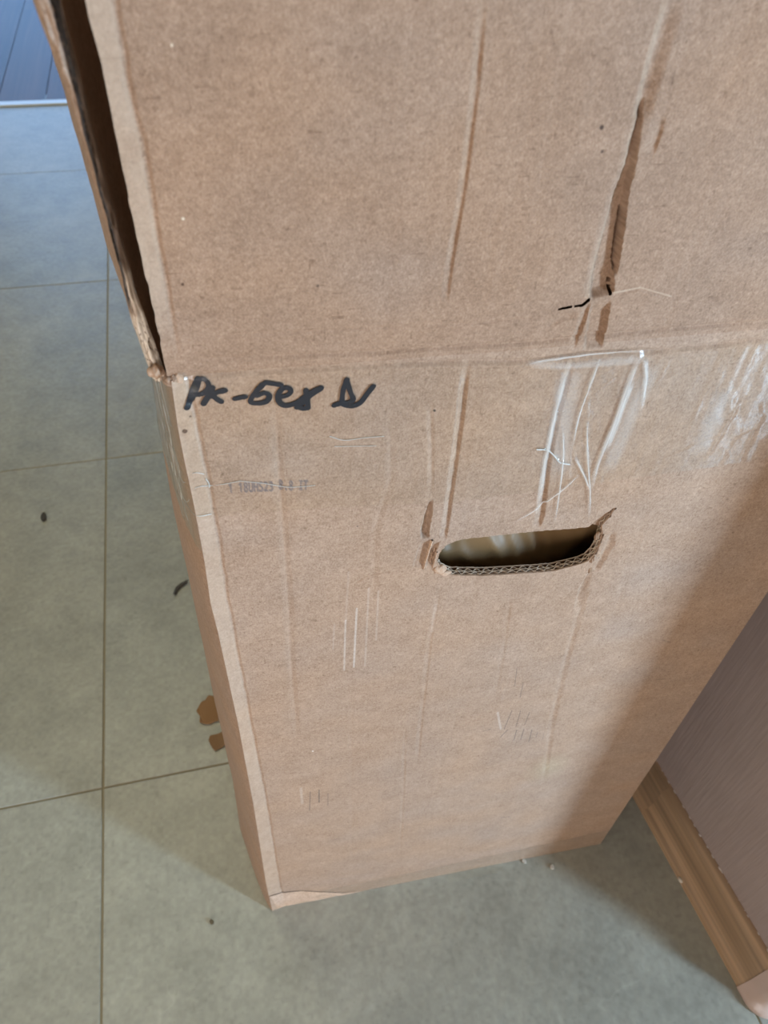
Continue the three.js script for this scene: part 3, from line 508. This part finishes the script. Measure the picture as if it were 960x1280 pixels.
{ // right side, back and bottom, six millimetres thick
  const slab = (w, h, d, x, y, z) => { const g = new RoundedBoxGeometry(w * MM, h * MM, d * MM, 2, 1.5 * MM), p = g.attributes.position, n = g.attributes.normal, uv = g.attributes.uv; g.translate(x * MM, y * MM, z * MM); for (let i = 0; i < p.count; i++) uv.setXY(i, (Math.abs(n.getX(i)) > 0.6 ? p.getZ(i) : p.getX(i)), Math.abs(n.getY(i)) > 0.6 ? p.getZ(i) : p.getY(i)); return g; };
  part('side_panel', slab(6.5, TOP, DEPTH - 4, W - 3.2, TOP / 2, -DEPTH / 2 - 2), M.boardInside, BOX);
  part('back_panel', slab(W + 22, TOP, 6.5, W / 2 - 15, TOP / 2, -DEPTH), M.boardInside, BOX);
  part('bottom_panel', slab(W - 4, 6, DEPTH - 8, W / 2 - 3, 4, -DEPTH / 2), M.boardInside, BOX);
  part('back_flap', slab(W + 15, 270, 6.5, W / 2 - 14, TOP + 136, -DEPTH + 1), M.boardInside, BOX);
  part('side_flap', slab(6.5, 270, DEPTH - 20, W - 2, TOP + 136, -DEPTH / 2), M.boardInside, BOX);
}
// the left flap stands up; its near edge is crushed, torn and grimy
const FLAP_OUT = [[-9.8, 716], [-13.5, 748], [-13.6, 764], [-15.6, 809], [-17.2, 834], [-21.0, 859], [-31, 1000]];
const FLAP_IN = [[-4.4, 722], [-9.3, 760], [-10.0, 782], [-11.5, 814], [-11.8, 836], [-12.8, 859], [-18, 1000]];
{
  const wob = (v) => 0.5 * (noise(v / 6, 1, 761) - 0.5);
  const face = (tab, off, sgn) => { const g = gridGeometry(20, 70, (a, b) => { const v = lerp(TOP - 6, FLAP_END, b), s = 9 + a * (DEPTH - 20), x = curveAt(tab, v) + wob(v) + off - sgn * a * 2 + (sgn > 0 ? (leftSide(s, TOP)[0] - leftSide(9, TOP)[0]) * smooth(0.0, 0.2, a) - 2 * smooth(0, 0.3, a) : 0); return [x * MM, v * MM, -s * MM, s * MM, v * MM]; }); if (sgn > 0) g.setIndex([...g.index.array].reverse()); g.computeVertexNormals(); return g; };
  const leftFlap = part('side_flap', mergeGeometries([face(FLAP_OUT, 0, 1), face(FLAP_IN, 0, -1)]), M.board, BOX, 'raised left flap, dark inside');
  const edgeMap = texture(256, 1024, (x, y, c) => {
    const v = lerp(TOP - 6, FLAP_END, y); kraft(x * 0.012, v * MM, c, 9);
    const ts = v > 800 ? lerp(0.28, 0.66, smooth(800, 862, v)) : lerp(0.12, 0.28, smooth(752, 800, v)), n = fbm(x * 10, v / 3.2, 771, 3) - 0.5, e = x - ts + n * 0.10;
    const grime = smooth(-0.04, 0.05, e) * smooth(0.42, 0.16, e) * smooth(748, 762, v), rough = 0.55 + 0.9 * noise(x * 18, v / 0.9, 781);
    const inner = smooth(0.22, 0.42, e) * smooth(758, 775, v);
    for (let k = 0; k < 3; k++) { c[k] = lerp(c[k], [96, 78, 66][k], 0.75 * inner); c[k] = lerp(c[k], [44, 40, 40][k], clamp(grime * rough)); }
    const pale = smooth(775, 764, v) * smooth(0.25, 0.5, x + n * 0.5) * 0.75 + smooth(752, 746, v) * 0.8; const crack = smooth(0.05, 0, Math.abs(fbm(x * 6, v / 5, 791, 2) - 0.42)) * smooth(752, 738, v);
    for (let k = 0; k < 3; k++) { c[k] = lerp(c[k], [236, 222, 206][k], clamp(pale * (0.7 + 0.5 * noise(x * 9, v / 2, 797)))); c[k] = lerp(c[k], [80, 58, 44][k], crack * 0.8); }
  }, true);
  const edge = gridGeometry(14, 220, (a, b) => {
    const v = lerp(TOP - 6, FLAP_END, b), o = curveAt(FLAP_OUT, v) + wob(v), i = curveAt(FLAP_IN, v) + wob(v), n = noise(a * 5, v / 5, 801);
    return [lerp(o, i, a) * MM, v * MM, (-9 + 3.2 * Math.sin(Math.PI * a) * (0.5 + n) + (a > 0.3 && a < 0.8 ? -1.2 * n : 0)) * MM, a, b];
  });
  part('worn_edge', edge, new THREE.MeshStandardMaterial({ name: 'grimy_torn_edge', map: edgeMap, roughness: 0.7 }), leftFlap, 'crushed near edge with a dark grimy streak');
  shred([-7.5, 724], [3.2, 3.0, 3.0], 7, M.liner, BOX, -4.5); shred([-1.5, 722], [3.0, 2.2, 2.0], 8, M.board, BOX, -2.2); shred([1.5, 722.5], [2.0, 2.6, 1.2], 9, M.liner, BOX, -0.8);
}

// clear packing tape: one band under the fold, one along the bottom
const WRINKLES = [
  [[[152.0, 714.6], [167.3, 717.2], [190.9, 718.0], [215.2, 718.4], [226.9, 715.5]], 1.1, 0.9], [[[180.8, 713.6], [180.7, 680.5], [182.5, 647.2], [187.0, 608.9]], 1.5, 0.7], [[[195.0, 714.9], [194.3, 700.0], [192.2, 679.1], [193.8, 657.1], [197.8, 636.0]], 0.6, 0.7],
  [[[216.1, 715.6], [215.5, 696.8], [214.0, 671.1], [212.5, 642.9], [214.1, 617.8]], 1.0, 1.0], [[[216.1, 715.6], [223.2, 700.8], [227.7, 674.9]], 0.9, 0.5], [[[193.7, 699.1], [200.3, 667.4], [210.8, 631.0], [218.6, 603.7]], 0.7, 0.6], [[[175.5, 659.6], [183.3, 656.3], [188.3, 649.9], [195.4, 646.5]], 0.7, 1.0],
  [[[184.6, 674.8], [190.3, 654.8], [193.7, 633.5], [197.0, 600.5]], 0.5, 0.6], [[[196.1, 653.4], [207.5, 634.6], [213.3, 621.1]], 0.5, 0.6], [[[214.0, 715.8], [202.1, 706.8], [186.1, 696.0], [173.7, 685.4]], 0.7, 0.45], [[[207.5, 702.5], [194.1, 689.2], [171.3, 676.4]], 0.6, 0.35],
  [[[204.3, 638.1], [195.4, 625.8], [179.5, 610.2], [167.5, 602.1]], 0.6, 0.5], [[[233.2, 709.4], [232.1, 699.9], [230.2, 695.2]], 0.4, 0.4], [[[283.9, 656.8], [269.0, 651.8], [253.1, 642.1]], 0.5, 0.35], [[[302.9, 657.9], [292.3, 654.0], [291.5, 644.1]], 0.5, 0.4], [[[65.4, 682.0], [73.1, 679.0], [92.8, 678.5]], 0.5, 0.55], [[[67.6, 675.1], [93.1, 672.2]], 0.4, 0.45],
  [[[4.7, 661.7], [21.6, 658.6], [44.8, 652.4], [58.9, 649.1]], 0.4, 0.4], [[[-3.9, 640.5], [5.8, 638.9]], 0.5, 0.5], [[[284.3, 678.9], [281.4, 657.2], [279.5, 636.6]], 1.4, 0.4], [[[301.8, 666.0], [302.1, 636.5]], 1.2, 0.4], [[[260.5, 686.8], [260.2, 665.5]], 1.2, 0.3],
];
const TAPE_TOP = [[-11.8, 726.8], [37.9, 723.4], [91.0, 721.1], [136.0, 718.4], [151.8, 716.0], [174.7, 719.1], [215.1, 718.9], [227.8, 715.5], [284.6, 716.7]], TAPE_LOW = [[-20.0, 637.4], [7.3, 635.1], [60.6, 632.3], [130.7, 625.9], [195.1, 627.1], [271.7, 630.8], [326.6, 633.2]];
const byU = (tab, u) => { const t = tab; for (let i = 0; i + 1 < t.length; i++) if (u <= t[i + 1][0] || i + 2 === t.length) return lerp(t[i][1], t[i + 1][1], clamp((u - t[i][0]) / (t[i + 1][0] - t[i][0]), -1, 2)); };
function tapeHeight(u, v) {
  let h = 0.22 + 0.18 * (fbm(u / 9, v / 12, 841, 2) - 0.5);
  for (const [pts, w, a] of WRINKLES) { const [s, at] = toLine(pts, u, v); if (Math.abs(s) < 2.4 * w) h += a * 0.6 * Math.exp(-((s / w) ** 2)) * clamp(0.25 + Math.min(at, pts.length - 1 - at) * 2); }
  const z = smooth(168, 176, u) * smooth(238, 200, u); h += 0.5 * z * Math.abs(noise(u / 2.6 + v / 7, v / 11, 851) - 0.5);
  const z2 = smooth(255, 285, u) * 0.35; h += z2 * (noise(u / 5 + v / 9, v / 14, 861));
  return h;
}
const tapeBand = part('packing_tape', gridGeometry(640, 150, (a, b) => {
  const u0 = a * (W - 1) + 0.5; const lo = byU(TAPE_LOW, u0), hi = byU(TAPE_TOP, u0), v = lerp(lo, hi, b), r = curveAt(RIDGE, v), u = u0 < 30 ? r + 0.2 + (30 - r) * u0 / 30 : u0;
  const inHole = nearest(HOLE, u, v)[2] < 1;
  return [u * MM, Math.max(v, inHole ? 606 : 0) * MM, (surface(u, Math.min(v, TOP - 0.01)) + 0.15 + tapeHeight(u, v)) * MM, u * MM, v * MM];
}), M.tape, BOX, 'clear wrinkled packing tape under the fold');
part('packing_tape', gridGeometry(30, 60, (a, b) => {
  const s = a * 95, v = lerp(612, TOP - 2, b), p = leftSide(s, v), w = Math.abs(noise(s / 5 + v / 13, v / 21, 871) - 0.5) * 1.6 + 0.35;
  return [(p[0] - w * (s > 1 ? 1 : 0.3)) * MM, p[1] * MM, (p[2] + (s < 2 ? 0.4 : 0)) * MM, s * MM, v * MM];
}), M.tape, BOX);
part('packing_tape', gridGeometry(240, 30, (a, b) => {
  const u = 2 + a * (W - 3), top = lerp(26, 44, smooth(60, 370, u)) + 3 * Math.sin(u / 60), v = 0.6 + b * top;
  return [u * MM, v * MM, (bodyH(u, v) + 0.3 + 0.35 * noise(u / 12 + v / 9, v / 6, 881) + 0.4 * smooth(0.93, 1, b) * noise(u / 20, 1, 883)) * MM, u * MM, v * MM];
}), M.tape, BOX, 'clear tape along the bottom edge');
part('tape_end', gridGeometry(20, 8, (a, b) => { const u = lerp(196, 262, a), y = 1.2 + 5 * (1 - b) + 1.2 * noise(a * 4, b, 891); return [u * MM, (y - 0.8 * b) * MM, (0.6 + 9 * b) * MM, u * MM, b * 0.01]; }), M.tape, BOX, 'loose tape end at the foot of the box');
{ // whitened hairline creases in the tape round the left corner and across the print
  const tubes = [], hair = (pts, r) => tubes.push(new THREE.TubeGeometry(new THREE.CatmullRomCurve3(pts), 24, r * MM, 5));
  const onFace = (p, o = 0.55) => new THREE.Vector3(p[0] * MM, p[1] * MM, (surface(p[0], Math.min(p[1], TOP - 1)) + o) * MM);
  const onSide = (s, v) => { const p = leftSide(s, v); return new THREE.Vector3((p[0] - 0.6) * MM, p[1] * MM, p[2] * MM); };
  hair([onSide(28, 668), onSide(8, 656), onFace([1.1, 668.6]), onFace([5.2, 665.9])], 0.22); hair([onSide(40, 640), onSide(10, 640), onFace([0.9, 659.0]), onFace([6.8, 657.0]), onFace([15.7, 657.9]), onFace([21.6, 658.6])], 0.2);
  hair([onFace([21.6, 658.6]), onFace([33.1, 655.2]), onFace([44.8, 650.7]), onFace([58.5, 649.7])], 0.18); hair([onSide(20, 634), onFace([-1.3, 639.5]), onFace([5.3, 637.8])], 0.24); hair([onFace([5.6, 662.6]), onFace([6.6, 658.7]), onFace([6.6, 655.9])], 0.32);
  for (const [s0, v0, s1, v1] of [[12, 720, 40, 690], [40, 712, 20, 676], [20, 676, 30, 640], [30, 700, 12, 660], [55, 690, 30, 650], [12, 660, 22, 630], [60, 660, 35, 625], [24, 716, 10, 690], [48, 640, 14, 622], [70, 700, 48, 668]]) hair([onSide(s0, v0), onSide((s0 + s1) / 2 + 3 * rnd(), (v0 + v1) / 2 + 4 * rnd()), onSide(s1, v1)], 0.16);
  hair([onFace([66.1, 681.9]), onFace([73.1, 678.5]), onFace([82.9, 678.7]), onFace([92.8, 678.5])], 0.2); hair([onFace([68.4, 675.0]), onFace([89.1, 672.7])], 0.16); hair([onFace([174.6, 659.7], 1.1), onFace([181.2, 657.7], 1.3), onFace([185.6, 653.7], 1.4), onFace([189.9, 648.5], 1.3), onFace([196.0, 645.9], 1.1)], 0.45);
  for (const t of tubes) part('tape_crease', t, M.tapeCrease, tapeBand);
  // cloudy streaks, also painted glints, where the band has puckered over the crease
  const streak = (pts, w, mat = M.tapeStreak) => { const c = new THREE.CatmullRomCurve3(pts.map((p) => new THREE.Vector3(p[0], p[1], 0))); part('cloudy_glint_streak', gridGeometry(30, 4, (a, b) => { const p = c.getPoint(a), t = c.getTangent(a), k = (b - 0.5) * 2 * w * (0.8 + 0.6 * noise(a * 7, w * 9, 905)), u = p.x - t.y * k, v = p.y + t.x * k; return [u * MM, v * MM, (surface(u, Math.min(v, TOP - 0.1)) + 0.62 + tapeHeight(u, v) + 0.5 * (1 - (b * 2 - 1) ** 2)) * MM, a, b]; }), mat, tapeBand); };
  streak([[224.7, 712.1], [223.0, 685.9], [221.2, 653.5], [219.2, 629.7]], 5.5, M.tapeHaze); streak([[180.8, 713.6], [183.2, 690.4], [188.3, 657.9], [192.2, 627.5]], 6.5, M.tapeHaze); streak([[155.5, 716.9], [176.2, 712.7], [204.7, 712.1], [229.0, 711.6]], 2.5, M.tapeHaze); streak([[270.3, 690.9], [271.5, 664.1], [271.5, 639.5]], 6.0, M.tapeHaze);
  streak([[179.5, 713.7], [180.3, 680.5], [182.0, 647.2], [185.5, 609.2]], 2.0); streak([[195.0, 714.9], [193.9, 700.0], [193.1, 679.0], [194.8, 657.0]], 1.0); streak([[215.5, 714.8], [214.6, 696.8], [214.0, 671.1], [212.5, 642.9], [213.8, 621.0]], 1.6); streak([[216.2, 701.5], [215.7, 676.3], [214.2, 648.6]], 2.6);
  streak([[219.1, 712.6], [223.2, 700.8], [227.0, 680.2]], 1.6); streak([[197.6, 678.5], [205.1, 649.9], [212.9, 624.4], [219.4, 596.7]], 0.9); streak([[185.9, 674.6], [191.9, 645.8], [195.1, 620.7], [197.8, 596.9]], 0.8); streak([[157.8, 715.4], [175.2, 716.8], [199.2, 717.2], [225.0, 716.2]], 0.9); streak([[204.3, 638.1], [195.4, 625.8], [181.7, 611.1], [171.1, 603.5]], 0.8); streak([[196.8, 652.2], [207.5, 634.6], [213.3, 623.0]], 0.8);
}
// handwriting in black marker: one ribbon per stroke
{
  const Q = (x, y) => [x, y];
  const strokes = [
    [[9.5, 721.1], [7.0, 715.2], [5.0, 711.0], [3.1, 707.2]], [[9.4, 720.9], [11.8, 721.3], [13.6, 719.0], [12.8, 715.8], [10.2, 713.5], [7.2, 713.4]],
    [[15.0, 716.4], [12.7, 711.9], [10.3, 708.2]], [[20.2, 714.4], [16.3, 713.5], [13.7, 711.8]], [[14.5, 712.4], [16.6, 709.7], [18.0, 708.4]],
    [[24.0, 709.3], [28.7, 709.9]],
    [[36.7, 715.8], [33.2, 711.8], [30.7, 706.7], [33.8, 705.7], [37.8, 706.4], [39.2, 709.4], [37.4, 711.1], [33.8, 710.0]], [[38.1, 716.8], [44.7, 714.8]],
    [[43.6, 708.4], [46.5, 708.4], [48.9, 710.6], [47.8, 712.9], [44.9, 712.3], [43.1, 708.5], [43.8, 704.8], [46.2, 702.9], [51.0, 704.0], [56.9, 708.5], [62.4, 711.3]], [[55.6, 710.7], [56.1, 705.7], [56.3, 700.3]], [[62.2, 710.9], [58.0, 707.7], [53.1, 703.0], [51.1, 701.4]], [[51.2, 701.6], [53.8, 700.4], [56.0, 700.6]],
    [[74.2, 714.5], [72.6, 709.3], [71.9, 701.6]], [[74.0, 714.5], [75.9, 707.1], [77.1, 702.9], [74.5, 701.1], [71.5, 702.1]], [[68.4, 700.6], [71.2, 701.4]], [[71.9, 701.4], [75.7, 699.3], [80.1, 700.4], [83.8, 705.8], [86.4, 709.6]],
  ];
  const parts = strokes.map((pts, n) => {
    const c = new THREE.CatmullRomCurve3(pts.map((p) => new THREE.Vector3(p[0], p[1], 0))), N = 40, P2 = c.getSpacedPoints(N), w = n === 0 ? 1.6 : n === 5 || n === 7 ? 1.2 : n === 1 ? 1.1 : 1.3, pos = [], idx = [], rim = [];
    const tangent = (i) => P2[Math.min(N, i + 1)].clone().sub(P2[Math.max(0, i - 1)]).normalize();
    const L = [], R = [], width = (i) => w * (0.86 + 0.3 * noise(i / 9, n, 901));
    for (let i = 0; i <= N; i++) { const t = tangent(i), k = width(i); L.push([P2[i].x - t.y * k, P2[i].y + t.x * k]); R.push([P2[i].x + t.y * k, P2[i].y - t.x * k]); }
    const cap = (i, s) => { const t = tangent(i), k = width(i), out = []; for (let a = 1; a < 6; a++) { const f = a / 6 * Math.PI; out.push([P2[i].x + s * (-t.y * Math.cos(f) * k) + s * t.x * Math.sin(f) * k, P2[i].y + s * (t.x * Math.cos(f) * k) + s * t.y * Math.sin(f) * k]); } return out; };
    const put = (q) => { pos.push(q[0] * MM, q[1] * MM, (surface(q[0], Math.min(q[1], TOP - 0.1)) + 0.3 + tapeHeight(q[0], q[1]) + n * 0.012) * MM); return pos.length / 3 - 1; };
    const li = L.map(put), ri = R.map(put); for (let i = 0; i < N; i++) idx.push(li[i], ri[i], ri[i + 1], li[i], ri[i + 1], li[i + 1]);
    const fan = (i, s, a, b) => { const m = put([P2[i].x, P2[i].y]), ids = [a, ...cap(i, s).map(put), b]; for (let k = 0; k + 1 < ids.length; k++) idx.push(m, ids[k + 1], ids[k]); };
    fan(N, 1, li[N], ri[N]); fan(0, -1, ri[0], li[0]);
    const g = new THREE.BufferGeometry(); g.setAttribute('position', new THREE.Float32BufferAttribute(pos, 3)); g.setIndex(idx); g.computeVertexNormals(); return g;
  });
  part('handwriting', mergeGeometries(parts), M.marker, frontPanel, 'handwritten note in black marker');
}
// a crumpled brown bag stands inside, seen through the hand hole
{
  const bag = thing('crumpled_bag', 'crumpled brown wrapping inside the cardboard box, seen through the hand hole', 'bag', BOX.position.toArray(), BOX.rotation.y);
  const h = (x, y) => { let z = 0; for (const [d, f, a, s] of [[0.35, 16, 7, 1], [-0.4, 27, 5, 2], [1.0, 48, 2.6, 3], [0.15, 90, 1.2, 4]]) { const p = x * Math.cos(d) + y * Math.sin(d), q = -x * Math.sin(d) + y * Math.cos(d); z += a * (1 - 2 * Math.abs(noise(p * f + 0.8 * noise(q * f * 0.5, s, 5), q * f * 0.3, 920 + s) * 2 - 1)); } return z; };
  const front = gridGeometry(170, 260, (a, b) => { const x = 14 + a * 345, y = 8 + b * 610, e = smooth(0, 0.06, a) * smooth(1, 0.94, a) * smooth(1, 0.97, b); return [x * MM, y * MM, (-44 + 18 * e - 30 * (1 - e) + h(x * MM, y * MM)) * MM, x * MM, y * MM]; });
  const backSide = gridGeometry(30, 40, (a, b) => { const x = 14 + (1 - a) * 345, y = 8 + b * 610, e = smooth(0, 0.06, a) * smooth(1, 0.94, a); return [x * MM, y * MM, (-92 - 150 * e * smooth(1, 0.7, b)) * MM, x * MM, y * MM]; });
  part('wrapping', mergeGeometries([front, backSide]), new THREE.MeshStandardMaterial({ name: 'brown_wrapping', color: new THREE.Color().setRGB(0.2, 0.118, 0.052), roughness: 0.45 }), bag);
}

// ------------------------------------------------------------------ litter on the floor
function flake(name, label, category, x, z, pts, thick, curl, color, group) {
  const s = new THREE.Shape(pts.map((p) => new THREE.Vector2(...p))), g = new THREE.ExtrudeGeometry(s, { depth: thick, bevelEnabled: true, bevelSize: thick * 0.3, bevelThickness: thick * 0.3, bevelSegments: 1, curveSegments: 6 }).rotateX(-Math.PI / 2), p = g.attributes.position;
  for (let i = 0; i < p.count; i++) p.setY(i, p.getY(i) + curl * (p.getX(i) ** 2 + 0.6 * p.getZ(i) ** 2));
  g.computeBoundingBox(); g.translate(0, -g.boundingBox.min.y, 0); g.computeVertexNormals();
  const m = part(name, g, new THREE.MeshStandardMaterial({ name: name + '_paper', color: new THREE.Color().setRGB(...color), roughness: 0.85 }), scene); m.position.set(x, 0.0004, z); return tag(m, label, category, group);
}
const rough = (rx, rz, n, s) => Array.from({ length: n }, (_, i) => { const a = i / n * Math.PI * 2, k = 0.8 + 0.36 * hash(i, s, 77); return [Math.cos(a) * rx * k, Math.sin(a) * rz * k]; });
flake('paper_scrap', 'larger torn brown scrap on the floor against the left side of the box', 'scrap', -0.0690, -0.5325, rough(0.014, 0.021, 17, 11), 0.0012, 9, [0.25, 0.13, 0.05]);
flake('paper_scrap', 'smaller torn brown scrap with a pale corner on the floor beside the box', 'scrap', -0.0615, -0.4890, rough(0.010, 0.012, 13, 12), 0.0012, 14, [0.22, 0.12, 0.05]);
flake('crumb', 'dark oval crumb alone on the left floor tile', 'crumb', -0.2974, -0.9344, rough(0.0042, 0.0085, 9, 3), 0.002, 6, [0.05, 0.042, 0.032]);
flake('crumb', 'thin curved dark sliver on the floor close to the upper left side of the box', 'crumb', -0.0950, -0.748, [[-0.006, -0.013], [-0.003, -0.005], [0.004, 0.002], [0.011, 0.006], [0.013, 0.010], [0.003, 0.007], [-0.005, 0.001], [-0.009, -0.011]], 0.0015, 10, [0.06, 0.05, 0.04]);
flake('crumb', 'tiny pale crumb on the floor just below the bottom edge of the box', 'crumb', 0.2714, -0.2633, rough(0.0022, 0.0026, 7, 5), 0.0012, 0, [0.5, 0.44, 0.36]);
flake('crumb', 'tiny pale crumb on the shaded floor between box and skirting', 'crumb', 0.3013, -0.2502, rough(0.0022, 0.0026, 7, 6), 0.0012, 0, [0.5, 0.44, 0.36]);
flake('crumb', 'tiny brown speck on the lit floor left of the box corner', 'crumb', -0.0865, -0.2780, rough(0.0022, 0.0026, 7, 7), 0.0012, 0, [0.12, 0.09, 0.05]);

renderer.render(scene, camera);
